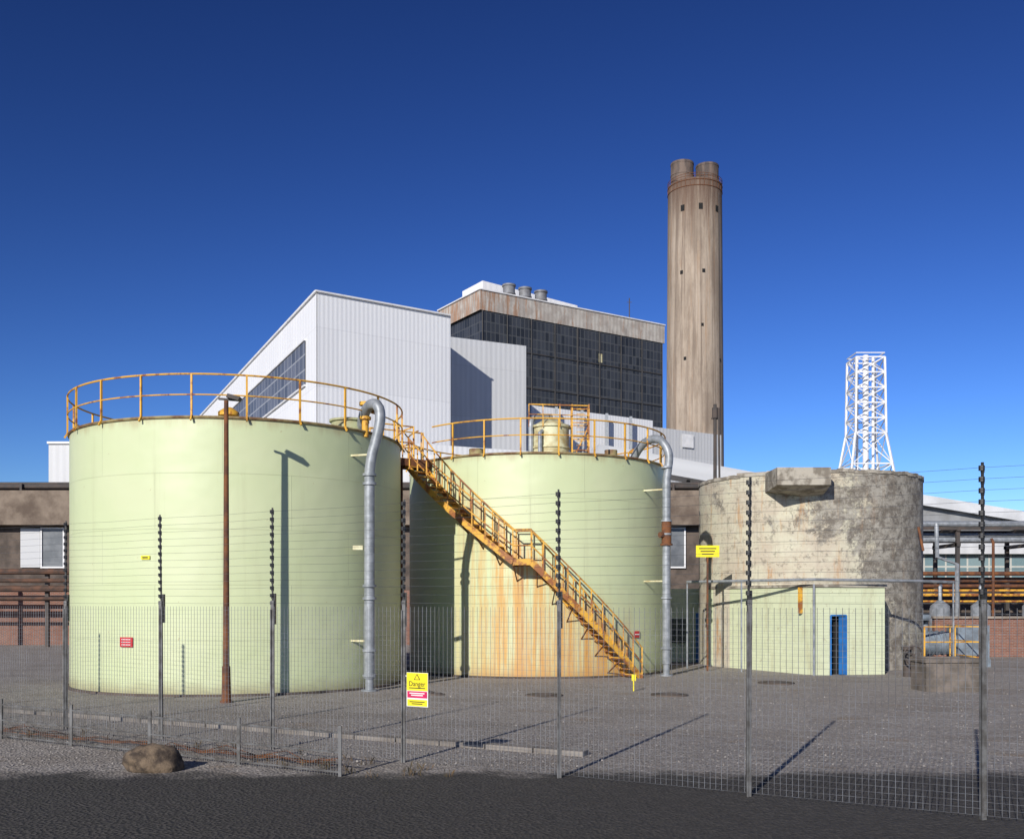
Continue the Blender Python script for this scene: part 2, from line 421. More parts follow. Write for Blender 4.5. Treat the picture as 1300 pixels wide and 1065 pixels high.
b = MB(); b.tube([(0.68, 36.8, 7.5), (0.68, 36.8, 8.8)] + bend((0.68, 36.8, 8.85), (0.7, 36.9, 9.2), (1.1, 37, 9.2)) + [(1.4, 37, 9.2), (1.4, 37, 9.0)], 0.1, 10)
b.tube([(1.0, 36.3, 7.5), (1.0, 36.3, 8.5), (1.1, 36.5, 8.6)], 0.08, 8); b.build('vessel_pipe', m_galv, tankB, True)
b = MB()
for x in (2.15, 2.75):
    for y in (36.6, 37.2): b.box((x, y, 8.5), (0.05, 0.05, 2.1))
for z in (7.9, 8.4, 8.9, 9.5):
    b.tube([(2.15, 36.6, z), (2.75, 36.6, z), (2.75, 37.2, z), (2.15, 37.2, z)], 0.022, 6, True)
b.beam((0.6, 36.3, 9.5), (2.75, 36.6, 9.5), 0.04, 0.04); b.beam((0.6, 36.3, 9.15), (2.75, 36.6, 9.15), 0.03, 0.03)
for x in (0.6, 1.1, 1.7): b.beam((x, 36.33, 8.7), (x, 36.33, 9.52), 0.03, 0.03)
b.beam((2.15, 36.6, 7.5), (2.75, 36.6, 8.8), 0.04, 0.04)
for z in range(12): b.beam((2.3, 36.55, 7.6 + z * .16), (2.6, 36.55, 7.6 + z * .16), 0.02, 0.02)
b.build('roof_access_cage', m_rustyyel, tankB)
roof_fit(tankB, 4.3, 35.9, 7.45, 0.2, 0.25, m_yellow, nm='vent_cap')
b = MB(); b.cyl((-1.2, 34.6), 0.25, 7.3, 7.65, 20); b.cyl((3.4, 35.2), 0.22, 7.3, 7.7, 20); b.build('roof_hatch', m_rim, tankB, True)

def tangent_plate(nm, parent, T, ang, z, w_, h_, mat, off=0.03):
    cx, cy, r = T[:3]; b = MB()
    x, y = cx + (r + off) * math.sin(ang), cy - (r + off) * math.cos(ang)
    b.obox((x, y, z), (math.cos(ang) * w_ / 2, math.sin(ang) * w_ / 2, 0), (-math.sin(ang) * .008, math.cos(ang) * .008, 0), (0, 0, h_ / 2))
    b.build(nm, mat, parent)
tangent_plate('warning_plate', tankA, TA, R(-22), 1.42, 0.42, 0.26, m_red)
for k in (-1, 0, 1):
    tangent_plate('warning_plate_line', tankA, TA, R(-22), 1.42 + k * .07, 0.30, 0.018, m_swhite, 0.045)
tangent_plate('yellow_plate', tankA, TA, R(-15), 3.66, 0.26, 0.10, m_syel)
tangent_plate('yellow_plate_mark', tankA, TA, R(-15), 3.66, 0.16, 0.03, m_black, 0.045)
tangent_plate('warning_plate', tankB, TB, R(45), 1.40, 0.3, 0.22, m_red)
tangent_plate('warning_plate_line', tankB, TB, R(45), 1.40, 0.2, 0.03, m_swhite, 0.045)

# ------------------------------------------------------------------ staircase
cx, cy = TB[0], TB[1]
st = group('metal_staircase', (cx + 3, cy - 4.2, 0))
def hel(ph, r, z): return (cx + r * math.sin(ph), cy - r * math.cos(ph), z)
PH0, PH1, PH2, PH3 = R(-56), R(-9), R(-3), R(37)
def zof(ph):
    if ph < PH1: return 7.32 + (3.78 - 7.32) * (ph - PH0) / (PH1 - PH0)
    if ph < PH2: return 3.78
    return 3.78 * (1 - (ph - PH2) / (PH3 - PH2))
ri, ro = 4.86, 5.56
phs = [PH0 + (PH1 - PH0) * i / 20 for i in range(20)] + [PH1, (PH1 + PH2) / 2] + [PH2 + (PH3 - PH2) * i / 20 for i in range(21)]
b = MB()
for rr in (ri, ro):
    for p, q in zip(phs, phs[1:]):
        b.beam(hel(p, rr, zof(p) - 0.02), hel(q, rr, zof(q) - 0.02), 0.03, 0.20)
b.build('stringers', m_rustyyel, st)
b = MB()
def step(ph, dz):
    d = R(1.35)
    A = [hel(ph - d, ri, 0), hel(ph + d, ri, 0), hel(ph + d, ro, 0), hel(ph - d, ro, 0)]
    z = dz
    base = b.add([(a[0], a[1], z - 0.03) for a in A] + [(a[0], a[1], z) for a in A])
    for q in ((0, 1, 2, 3), (4, 7, 6, 5), (0, 4, 5, 1), (1, 5, 6, 2), (2, 6, 7, 3), (3, 7, 4, 0)): b.face([base + i for i in q])
for i in range(19):
    ph = PH0 + (PH1 - PH0) * (i + 0.5) / 19; step(ph, zof(ph) + 0.03)
for i in range(20):
    ph = PH2 + (PH3 - PH2) * (i + 0.5) / 20; step(ph, zof(ph) + 0.03)
for ph in (R(-7.8), R(-5.6), R(-3.6)): step(ph, 3.80)
b.build('treads', m_rustyyel, st)
b = MB()
for rr, hs in ((ro + 0.02, (0.5, 1.0)), (ri, (1.0,))):
    for hgt in hs:
        b.tube([hel(p, rr, zof(p) + hgt) for p in phs], 0.024, 6)
    for i in range(0, len(phs), 2):
        p = phs[i]; b.beam(hel(p, rr, zof(p)), hel(p, rr, zof(p) + 1.0), 0.04, 0.04)
b.tube([hel(R(-9), ro, 4.3), hel(R(-9), ro, 4.8), hel(R(-3), ro, 4.8), hel(R(-3), ro, 4.3)], 0.024, 6)
b.build('handrails', m_rustyyel, st)
b = MB()
for i in range(2, len(phs), 3):
    p = phs[i]; z = zof(p) - 0.12
    b.beam(hel(p, 4.66, z), hel(p, ro, z), 0.05, 0.05); b.beam(hel(p, 4.67, z - 0.5), hel(p, ro - 0.1, z), 0.035, 0.035)
b.build('support_brackets', m_rust, st)
gw = group('metal_gangway', (-3.7, 35, 0))
A = Vector((-4.55, 34.35, 7.3)); B_ = Vector((-2.85, 35.55, 7.3)); d = (B_ - A).normalized(); sd = Vector((d.y, -d.x, 0))
b = MB()
b.beam(A, B_, 0.95, 0.06)
for k in (-.47, .47): b.beam(A + sd * k + Vector((0, 0, -.1)), B_ + sd * k + Vector((0, 0, -.1)), 0.05, 0.24)
b.build('deck', m_rust, gw)
b = MB()
k = -.47
for hgt in (0.55, 1.1): b.tube([A + sd * k + Vector((0, 0, hgt)), B_ + sd * k + Vector((0, 0, hgt))], 0.025, 6)
for t in (0, .5, 1):
    q = A.lerp(B_, t) + sd * k; b.beam(q, q + Vector((0, 0, 1.12)), 0.05, 0.05)
k = .5
for hgt in (0.55, 1.1): b.tube([A + sd * k + Vector((0, 0, hgt)), A.lerp(B_, .55) + sd * k + Vector((0, 0, hgt)), Vector(hel(PH0, ro + .02, 7.3 + hgt * .92))], 0.025, 6)
for t in (0, .28, .55):
    q = A.lerp(B_, t) + sd * k; b.beam(q, q + Vector((0, 0, 1.12)), 0.05, 0.05)
b.build('guard_rail', m_yellow, gw)
b = MB(); b.box((-3.78, 34.75, 3.6), (0.14, 0.14, 7.2)); b.build('column', m_rust, gw)

# ------------------------------------------------------------------ rusty lamp pole
lp = group('lamp_post', (-7.06, 25.3, 0))
b = MB(); b.cyl((-7.06, 25.3), 0.085, 0, 7.45, 14, r2=0.055); b.cyl((-7.06, 25.3), 0.12, 0, 0.9, 14, r2=0.10)
b.cyl((-7.06, 25.3), 0.15, 0, 0.05, 14)
b.build('pole', m_rust, lp, True)
b = MB(); b.beam((-7.25, 25.3, 7.5), (-6.75, 25.3, 7.46), 0.05, 0.05); b.obox((-6.86, 25.27, 7.52), (0.15, 0, -.04), (0, 0.12, 0), (0.02, 0, 0.045)); b.build('lamp_head', m_dark, lp)

# ------------------------------------------------------------------ concrete tank
ct = group('concrete_tank', (11.93, 41.3, 0))
C = (11.93, 41.3, 4.32)
def flake(name, coordk='UV', mid=C[2] * math.pi):
    n = NT(name, 0.9); uv = n.coord(coordk); s = n.sep(uv)
    big = n.noise(n.mapping(uv, (0.55, 0.45, 1)), 1.0, 14, 0.80, 0.4)
    grad = n.rng(s[0], mid - 3.0, mid + 3.0, -0.10, 0.12)
    up = n.rng(s[1], 3.0, 7.4, -0.05, 0.06)
    f = n.rng(n.math('ADD', n.math('ADD', big, grad), up), 0.50, 0.545)
    cream = n.mix(n.rng(n.noise(uv, 0.9, 8, 0.7), 0.35, 0.65), (0.57, 0.545, 0.42), (0.48, 0.42, 0.33))
    brk = n.brick(uv, (1, 1, 1), (0.95, 0.94, 0.93), (0.86, 0.85, 0.83), 1.6, 0.46, 0.012)
    cream = n.mix(1.0, cream, brk['Color'], 'MULTIPLY')
    grey = n.mix(n.rng(n.noise(uv, 1.5, 12, 0.82), 0.42, 0.58), (0.37, 0.345, 0.295), (0.16, 0.14, 0.115))
    c = n.mix(f, cream, grey)
    sp2 = n.rng(n.noise(uv, 3.2, 12, 0.85), 0.54, 0.59, 0, 0.8)
    c = n.mix(n.math('MULTIPLY', sp2, n.rng(s[0], mid - 2, mid + 3, 0.55, 1.0)), c, (0.12, 0.105, 0.085))
    wh = n.rng(n.noise(n.mapping(uv, (1, 1, 1), (7, 3, 0)), 2.1, 12, 0.82), 0.56, 0.60, 0, 0.5)
    c = n.mix(wh, c, (0.55, 0.53, 0.45))
    dr = n.rng(n.noise(n.mapping(uv, (2.4, 0.15, 1), (1, 6, 0)), 1.0, 9, 0.75), 0.54, 0.66, 0, 0.6)
    c = n.mix(dr, c, (0.16, 0.14, 0.11))
    rs = n.math('MULTIPLY', n.rng(n.noise(n.mapping(uv, (1.7, 0.20, 1), (4, 0, 0)), 1.0, 9, 0.78), 0.53, 0.64), n.rng(s[0], mid - 3, mid + 2.5, 0.85, 0.12))
    c = n.mix(rs, c, (0.42, 0.22, 0.09))
    n.color(c); n.bump(n.math('ADD', n.math('ADD', f, sp2), n.math('MULTIPLY', brk['Fac'], -0.3)), 0.5, -0.03)
    return n.m
m_flake = flake('flaking_painted_concrete')
b = MB(); b.cyl(C[:2], C[2], 0, 7.22, 96, cap=True, a0=math.pi / 2); b.build('wall', m_flake, ct, True)
m_lconc = vary('light_weathered_concrete', (0.42, 0.385, 0.32), (0.20, 0.175, 0.14), 2.4, 0.9, bump=0.4, lo=.42, hi=.6)
b = MB()
for i in range(96):
    t = 2 * math.pi * i / 96
    j = random.uniform(-.035, .03)
    b.obox((C[0] + (C[2] - .12) * math.cos(t), C[1] + (C[2] - .12) * math.sin(t), 7.24 + j), (-math.sin(t) * .15, math.cos(t) * .15, 0), (math.cos(t) * .15, math.sin(t) * .15, 0), (0, 0, .06))
b.build('broken_coping', m_lconc, ct)
b = MB()
x0, x1, yf, yb = 9.35, 11.25, 36.1, 37.9
tz, bz = 7.24, 6.62
b.quad([(x0, yf, bz), (x1, yf, bz), (x1, yf, tz), (x0, yf, tz)]); b.quad([(x0, yf, tz), (x1, yf, tz), (x1, yb, tz), (x0, yb, tz)])
b.quad([(x0, yb, bz - .1), (x0, yf, bz), (x0, yf, tz), (x0, yb, tz)]); b.quad([(x1, yf, bz), (x1, yb, bz - .5), (x1, yb, tz), (x1, yf, tz)])
b.quad([(x0, yf, bz), (x0, yb, bz - .1), (x1, yb, bz - .5), (x1, yf, bz)])
b.build('projecting_box', m_lconc, ct)
b = MB(); b.box((9.5, 39.1, 7.33), (1.6, 1.1, .12), R(-25)); b.build('roof_slab', m_conc, ct)
b = MB(); b.tube([(15.2, 38.3, 5.3), (15.3, 38.1, 4.4)], .05, 8); b.build('rusty_pipe', m_rust, ct, True)

an = group('painted_block_annex', (10.3, 36, 0))
n = NT('cream_painted_brick', 0.8); uv = n.coord('UV')
bk = n.brick(uv, (0.61, 0.65, 0.44), (0.57, 0.61, 0.41), (0.51, 0.55, 0.37), 0.45, 0.225, 0.012)
c = n.mix(n.rng(n.noise(n.mapping(uv, (1.5, .3, 1)), 1.0, 8, .7), 0.5, 0.72, 0, 0.5), bk['Color'], (0.34, 0.28, 0.15))
c = n.mix(n.rng(n.noise(uv, 4.0, 8, .75), 0.59, 0.65, 0, 0.5), c, (0.28, 0.22, 0.14))
n.color(c); n.bump(bk['Fac'], 0.3, -0.012); m_pb = n.m
A = (7.7, 40.2); Bp = (10.3, 34.8); Cp = (12.85, 35.3); D = (13.6, 39)
def on(p, q, u): return (p[0] + (q[0] - p[0]) * u, p[1] + (q[1] - p[1]) * u)
g0, g1 = on(Bp, Cp, .22), on(Bp, Cp, .44)
b = MB()
def wallseg(b, p, q, z0, z1, u0=0):
    L = math.hypot(q[0] - p[0], q[1] - p[1])
    b.quad([(p[0], p[1], z0), (q[0], q[1], z0), (q[0], q[1], z1), (p[0], p[1], z1)], [(u0, z0), (u0 + L, z0), (u0 + L, z1), (u0, z1)])
wallseg(b, A, Bp, 0, 3.0); wallseg(b, Bp, g0, 0, 3.0, 6); wallseg(b, g1, Cp, 0, 3.0, 7.3); wallseg(b, g0, g1, 2.0, 3.0, 6.66); wallseg(b, Cp, D, 0, 3.0, 9)
b.build('walls', m_pb, an)
b = MB()
h0, h1 = (g0[0], g0[1] + .35), (g1[0], g1[1] + .35)
wallseg(b, h0, h1, 0, 2.1); b.build('door_recess', m_void, an)
b = MB(); wallseg(b, g0, h0, 0, 2.1); wallseg(b, h1, g1, 0, 2.1); b.quad([(g0[0], g0[1], 2.0), (h0[0], h0[1], 2.0), (h1[0], h1[1], 2.0), (g1[0], g1[1], 2.0)]); b.build('reveals', m_pb, an)
b = MB(); dd = Vector((Cp[0] - Bp[0], Cp[1] - Bp[1], 0)).normalized(); nn = Vector((dd.y, -dd.x, 0))
m0 = Vector((*g1, 0)); m1 = m0 + nn * .5 - dd * .10   # door leaf standing ajar, hinged on the right jamb
m0 = Vector((*on(Bp, Cp, .345), 0)); m1 = Vector((*on(Bp, Cp, .435), 0))
b.obox((m0 + m1) / 2 + nn * -.03 + Vector((0, 0, 1.0)), (m1 - m0) / 2, nn * .02, (0, 0, .98))
b.beam(Vector((*g0, 0)) + nn * .01, Vector((g0[0], g0[1], 2.04)) + nn * .01, .05, .05); b.beam(Vector((*g1, 0)) + nn * .01, Vector((g1[0], g1[1], 2.04)) + nn * .01, .05, .05)
b.beam(Vector((g0[0], g0[1], 2.04)) + nn * .01, Vector((g1[0], g1[1], 2.04)) + nn * .01, .05, .05)
b.build('blue_door', m_blue, an)
b = MB(); b.prism([(A[0] - .05, A[1]), (Bp[0] - .02, Bp[1] - .06), (Cp[0] + .06, Cp[1] - .05), (D[0] + .08, D[1]), (12, 41), (9, 42)], 3.0, 3.10); b.build('roof_slab', m_lconc, an)
b = MB(); b.box((10.22, 34.68, 1.55), (.06, .06, 3.1)); b.build('downpipe', m_galv, an)
b = MB(); b.box((9.95, 35.35, 2.55), (.10, .12, .9), R(-64)); b.build('rusty_bracket', m_rustyyel, an)
b = MB(); b.prism([(6.0, 43), (9.0, 42.2), (9.0, 46), (6.0, 46)], 0, 3.05); b.build('rear_wall', m_pb, an)
b = MB(); b.obox((8.05, 42.40, 1.02), (.42, -.11, 0), (0.008, .03, 0), (0, 0, 1.02)); b.build('rear_blue_door', m_blue, an)
b = MB(); b.obox((6.95, 42.70, 1.3), (.35, -.093, 0), (0.008, .03, 0), (0, 0, .5)); b.build('rear_window', m_glass, an)
pl = group('service_pipe', (10, 34.4, 0))
b = MB(); b.tube([(6.6, 38.6, 3.25), (8.2, 36.6, 3.25), (10.15, 34.55, 3.25), (13.2, 35.0, 3.22), (15.6, 36.2, 3.2), (16.2, 38, 3.2)], .05, 8)
b.build('pipe', m_galv, pl, True)
b = MB()
for p in ((6.6, 38.6), (8.2, 36.6), (15.6, 36.2)): b.beam((p[0], p[1], 0), (p[0], p[1], 3.2), .05, .05)
b.build('pipe_posts', m_galv, pl)
sg = group('warning_sign', (7.0, 37.2, 0))
b = MB(); b.box((7.05, 36.9, 4.32), (.84, .02, .42)); b.build('panel', m_syel, sg)
b = MB()
for k in range(3): b.box((7.05, 36.885, 4.42 - k * .1), (.62 - .1 * k, .006, .035))
b.build('lettering', m_black, sg)
b = MB(); b.box((7.05, 36.94, 2.25), (.06, .05, 4.5)); b.build('post', m_rust, sg)

# ------------------------------------------------------------------ power station
ps = group('power_station', (0, 160, 0))
b = MB()
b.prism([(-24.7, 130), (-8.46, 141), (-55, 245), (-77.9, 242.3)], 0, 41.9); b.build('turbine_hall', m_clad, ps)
b = MB()
nl = Vector((-.903, -.428, 0)) * .12
p, q = Vector((-24.7, 130, 0)), Vector((-77.9, 242.3, 0)); dl = (q - p).normalized()
p2, q2 = p + nl, q + nl
b.quad([q2, p2, p2 + Vector((0, 0, 41.9)), q2 + Vector((0, 0, 41.9))], [(0, 0), (124, 0), (124, 41.9), (0, 41.9)])
b.build('sunlit_gable_cladding', m_cladw_sunlit, ps)  # hall's left wall in a paler colour, painting in its stronger sun
b = MB(); a, c_ = p + dl * 5.5 + nl * 2, p + dl * 105 + nl * 2
b.quad([c_ + Vector((0, 0, 31.2)), a + Vector((0, 0, 31.2)), a + Vector((0, 0, 37.0)), c_ + Vector((0, 0, 37.0))], [(0, 0), (100, 0), (100, 5.8), (0, 5.8)])
b.build('side_window_band', m_glaz2, ps)
b = MB()
for zz in (31.1, 37.1): b.beam(a + Vector((0, 0, zz)), c_ + Vector((0, 0, zz)), .3, .2)
b.beam(p + nl + Vector((0, 0, 41.95)), q + nl + Vector((0, 0, 41.95)), .5, .3)
b.beam(p + Vector((-.2, -.3, 41.97)), Vector((-8.46, 140.8, 41.97)), .3, .2)
b.build('edge_trim', m_white, ps)
b = MB(); b.prism([(-13.5, 148.2), (2.15, 155.7), (-6, 172), (-20, 168)], 0, 41.5); b.build('recessed_block', m_clad2, ps)
A, B2, C2, D2 = (-6.4, 220), (36.3, 248), (26.4, 264), (-16.3, 236)
b = MB(); b.prism([A, B2, C2, D2], 0, 65.4); b.build('boiler_house_glazing', m_glaz, ps)
def off(pts, o_):
    cx_ = sum(p[0] for p in pts) / 4; cy_ = sum(p[1] for p in pts) / 4
    return [(p[0] + (p[0] - cx_) / math.hypot(p[0] - cx_, p[1] - cy_) * o_, p[1] + (p[1] - cy_) / math.hypot(p[0] - cx_, p[1] - cy_) * o_) for p in pts]
b = MB(); b.prism(off([A, B2, C2, D2], .7), 65.3, 69.6); b.build('boiler_house_parapet', m_para, ps)
b = MB(); PP = off([A, B2, C2, D2], .8)
for i_ in (3, 0): b.beam((*PP[i_], 69.7), (*PP[(i_ + 1) % 4], 69.7), .4, .25)
b.build('parapet_capping', m_white, ps)
b = MB()
A_, B3 = Vector((*A, 0)), Vector((*B2, 0)); e_ = (B3 - A_).normalized(); nf = Vector((e_.y, -e_.x, 0))
Ld = (B3 - A_).length
for i in range(9):
    q = A_ + e_ * (Ld * i / 8) + nf * .12; b.beam(q, q + Vector((0, 0, 65.3)), .22, .22)
for zz in (50, 57.7): b.beam(A_ + nf * .1 + Vector((0, 0, zz)), B3 + nf * .1 + Vector((0, 0, zz)), .2, .2)
b.build('mullions', m_grim, ps)
b = MB(); q = A_ + e_ * (Ld * .62) + nf * .1
b.quad([q + Vector((0, 0, 58.2)), q + e_ * 1.0 + Vector((0, 0, 58.2)), q + e_ * 1.0 + Vector((0, 0, 60.2)), q + Vector((0, 0, 60.2))]); b.build('replaced_pane', m_cream, ps)
b = MB()
def onr(u, v, o_=0): return (A[0] + (B2[0] - A[0]) * u + (D2[0] - A[0]) * v, A[1] + (B2[1] - A[1]) * u + (D2[1] - A[1]) * v)
b.prism([onr(.10, .45), onr(.62, .45), onr(.62, .95), onr(.10, .95)], 69.6, [74.8, 73.4, 73.4, 74.8]); b.build('roof_plant_room', m_cladw_sunlit, ps)
b = MB()
for u in (.185, .27, .355):
    x, y = onr(u, .22); b.cyl((x, y), 1.35, 69.6, 73.0, 20); b.cyl((x, y), 1.55, 73.0, 73.4, 20)
    b.cyl((x, y), 1.5, 71.2, 71.5, 20)
b.build('roof_vents', vary('vent_steel', (.22, .23, .25), (.14, .14, .15), .5, .6), ps, True)
b = MB(); x, y = onr(.86, .2); b.cyl((x, y), .12, 69.6, 76, 6); b.box((x, y, 75), (1.2, .1, .1)); b.build('roof_mast', m_dark, ps)
b = MB(); b.prism([(-6, 168.3), (26.0, 189.1), (20, 198), (-12, 178)], 0, 36.1); b.build('bunker_block', m_clad, ps)
b = MB(); b.prism([(25.9, 189.2), (40.6, 198.7), (34, 208), (20, 198)], 0, 35.0); b.build('bunker_block_end', m_clad2, ps)
b = MB(); dq = Vector((.841, .541, 0)); nq = Vector((.541, -.841, 0))
q = Vector((26, 189.1, 0)) + dq * 7 + nq * .15
b.quad([q + Vector((0, 0, 31.8)), q + dq * 3 + Vector((0, 0, 31.8)), q + dq * 3 + Vector((0, 0, 34.3)), q + Vector((0, 0, 34.3))]); b.build('white_panel', m_white, ps)
b = MB(); b.prism([(-12, 112), (9.5, 122), (6, 130), (-15, 121)], 0, 20.0); b.build('front_block', m_clad, ps)
b = MB()
for k in range(5): b.beam((3 + k * 4.6, 172.5 + k * 3, 20), (3 + k * 4.6, 172.5 + k * 3, 36), .5, .5)
b.build('frame_columns', m_galv, ps)

cg = group('conveyor_gallery', (20, 100, 0))
b = MB(); b.beam((8, 100, 16.9), (30, 104, 13.6), 3, 1.7); b.build('gallery', m_clad2, cg)
b = MB()
for x in (14, 17.5, 20, 24):
    b.beam((x, 100 + (x - 8) * .18, 0), (x, 100 + (x - 8) * .18, 15), .35, .35)
b.beam((14, 100, 5), (17.5, 101, 14), .2, .2); b.beam((17.5, 101, 5), (14, 100, 14), .2, .2)
b.beam((8, 99, 13.5), (30, 102, 11.5), .3, .3)
b.build('trestle', m_dark, cg)
# ------------------------------------------------------------------ chimney
ch = group('power_station_chimney', (62.5, 350, 0))
n = NT('stained_chimney_concrete', 0.9); uv = n.coord('UV'); s = n.sep(uv)
c = n.mix(n.rng(n.noise(n.mapping(uv, (0.12, 0.025, 1)), 1.0, 12, 0.75), 0.40, 0.62), (0.43, 0.355, 0.28), (0.27, 0.215, 0.165))
c = n.mix(n.rng(n.noise(n.mapping(uv, (0.55, 0.010, 1)), 1.0, 9, 0.78), 0.45, 0.62, 0, 0.85), c, (0.17, 0.13, 0.10))
c = n.mix(n.rng(n.noise(n.mapping(uv, (0.5, 0.018, 1), (8, 1, 0)), 1.0, 8, 0.75), 0.52, 0.66, 0, 0.5), c, (0.40, 0.24, 0.13))
lift = n.brick(uv, (1, 1, 1), (0.965, 0.96, 0.955), (0.95, 0.945, 0.94), 400, 4.6, 0.08, 0.0)['Color']
c = n.mix(1.0, c, lift, 'MULTIPLY')
top = n.rng(n.math('ADD', s[1], n.math('MULTIPLY', n.noise(n.mapping(uv, (0.5, 0.02, 1)), 1.0, 9, .75), 60)), 150, 176)
c = n.mix(n.math('MULTIPLY', top, 0.9), c, (0.11, 0.065, 0.045))
n.color(c); n.bump(n.noise(n.mapping(uv, (.5, .2, 1)), 1, 6), .3, .3); m_chim = n.m
b = MB(); b.cyl((62.5, 350), 10.1, 0, 144.3, 72, r2=9.1, a0=math.pi / 2); b.build('shaft', m_chim, ch, True)
n = NT('sooty_flue', 0.8); c = n.mix(n.rng(n.noise(n.mapping(n.coord(), (.3, .3, .08)), 1.0, 6), .4, .6), (0.17, 0.125, 0.10), (0.07, 0.055, 0.05)); n.color(c)
b = MB()
for dx, dy in ((-4.5, -1.0), (4.4, 1.0)):
    b.cyl((62.5 + dx, 350 + dy), 3.85, 143, 152.0, 32); b.cyl((62.5 + dx, 350 + dy), 3.98, 147.5, 147.8, 32); b.cyl((62.5 + dx, 350 + dy), 3.95, 151.2, 151.8, 32)
b.build('flues', n.m, ch, True)
b = MB()
cir = lambda rr, z: [(62.5 + rr * math.cos(2 * math.pi * i / 48), 350 + rr * math.sin(2 * math.pi * i / 48), z) for i in range(48)]
for z in (144.9, 145.7): b.tube(cir(9.15, z), .09, 5, True)
for z in (143.6, 141.6): b.tube(cir(9.18, z), .14, 5, True)
for i in range(36):
    t = 2 * math.pi * i / 36; b.beam((62.5 + 9.15 * math.cos(t), 350 + 9.15 * math.sin(t), 144), (62.5 + 9.15 * math.cos(t), 350 + 9.15 * math.sin(t), 145.7), .1, .1)
    b.beam((62.5 + 9.16 * math.cos(t), 350 + 9.16 * math.sin(t), 141.6), (62.5 + 9.16 * math.cos(t), 350 + 9.16 * math.sin(t), 143.6), .12, .12)
b.build('access_ring', m_rust, ch)
b = MB()
def ap(angd, z, w_=1.5, h_=2.2):
    rr = 10.1 - 1.0 * z / 144.3 + .03; t = R(angd)
    b.obox((62.5 + rr * math.sin(t), 350 - rr * math.cos(t), z), (w_ / 2 * math.cos(t), w_ / 2 * math.sin(t), 0), (-math.sin(t) * .1, math.cos(t) * .1, 0), (0, 0, h_ / 2))
for a_ in (-36, 2, 42): ap(a_, 134.5, 1.3, 2.0)
for a_ in (-38, 8): ap(a_, 113, 1.0, 1.2)
for a_ in (-30, 50): ap(a_, 84, .9, 1.1)
ap(5, 95, .8, 1.0)
b.build('vent_openings', m_void, ch)
b = MB(); b.beam((62.5 + 7.6, 350 - 6.9, 0), (62.5 + 6.8, 350 - 6.2, 140), .2, .2); b.build('ladder', m_dark, ch)

# ------------------------------------------------------------------ lattice tower
lt = group('lattice_tower', (51.8, 150, 0))
b = MB(); cx0, cy0 = 51.8, 150
def hw(z):
    if z > 27: return 2.05 + (38 - z) * 0.014
    return 2.2 + (27 - z) * 0.15
levels = [0, 6, 12, 18, 22.5, 27, 29.2, 31.4, 33.6, 35.8, 38]
def cor(z, k):
    sx, sy = ((-1, -1), (1, -1), (1, 1), (-1, 1))[k % 4]; h = hw(z)
    return Vector((cx0 + sx * h, cy0 + sy * h, z))
for a, c_ in zip(levels, levels[1:]):
    for k in range(4):
        b.beam(cor(a, k), cor(c_, k), .28, .28)
        b.beam(cor(a, k), cor(c_, k + 1), .12, .12); b.beam(cor(a, k + 1), cor(c_, k), .12, .12)
        b.beam(cor(c_, k), cor(c_, k + 1), .18, .18)
for k in range(4):
    b.beam(cor(38.6, k), cor(38.6, k + 1), .12, .12)
b.tube([(cx0, cy0, 0), (cx0, cy0, 38.7)], .42, 10)
b.tube([(cx0 + 1.1, cy0, 0), (cx0 + 1.1, cy0, 38.4)], .22, 8); b.tube([(cx0 - 1.1, cy0 + .5, 0), (cx0 - 1.1, cy0 + .5, 38.2)], .22, 8)
b.build('lattice_frame', m_white, lt)

# ------------------------------------------------------------------ low works building
lb = group('low_works_building', (-10, 60, 0))
b = MB(); b.prism([(-60, 60), (15, 60), (15, 70), (-60, 70)], 0, 3.2); b.build('brick_wall', m_brick, lb)
b = MB(); b.prism([(-60, 60.3), (15, 60.3), (15, 70), (-60, 70)], 3.2, 7.0); b.build('upper_wall', m_dconc, lb)
b = MB(); b.prism([(-60.3, 59.5), (15.3, 59.5), (15.3, 70), (-60.3, 70)], 7.0, 9.0)
b.quad([(-60.3, 59.5, 7.0), (-60.3, 60.4, 7.0), (15.3, 60.4, 7.0), (15.3, 59.5, 7.0)]); b.build('concrete_fascia', vary('brown_concrete', (0.24, 0.19, 0.145), (0.11, 0.08, 0.06), .7, .9, bump=.3), lb)
bw, bg_, bp = MB(), MB(), MB()
for x in (-54, -40.5, -28.3, 8.2):
    bp.quad([(x - .6, 60.2, 4.55), (x + .55, 60.2, 4.55), (x + .55, 60.2, 6.85), (x - .6, 60.2, 6.85)])
    xx = x + 1.3
    bg_.quad([(xx - .6, 60.22, 4.6), (xx + .6, 60.22, 4.6), (xx + .6, 60.22, 6.8), (xx - .6, 60.22, 6.8)])
    for q in (-.66, .66): bw.box((xx + q, 60.2, 5.7), (.09, .12, 2.4))
    for q in (4.55, 6.85): bw.box((xx, 60.2, q), (1.22, .1, .09))
bw.build('window_frames', m_white, lb); bg_.build('window_panes', vary('dusty_pane', (.17, .18, .19), (.11, .12, .13), 1.5, .3), lb); bp.build('window_infill', m_clad2, lb)
b = MB()
for k, z in enumerate((9.25, 9.45, 9.2)): b.tube([(-60, 59.9 + k * .5, z), (14, 59.9 + k * .5, z)], .13, 8)
for k in range(20): b.box((-59 + k * 3.8, 60.4, 9.2), (.12, 1.6, .4))
b.build('roof_pipes', m_dark, lb, True)
b = MB(); b.prism([(-14, 66), (3, 66), (3, 74), (-14, 74)], 0, 12.0); b.build('plant_room', m_clad2, lb)

wb = group('distant_white_building', (-54, 120, 0))
b = MB(); b.prism([(-54.3, 120), (-48, 120), (-48, 130), (-54.3, 130)], 0, 21.1); b.build('walls', m_clad2, wb)
b = MB(); b.box((-51.15, 119.9, 21.2), (6.5, .3, .25)); b.build('coping', m_white, wb)

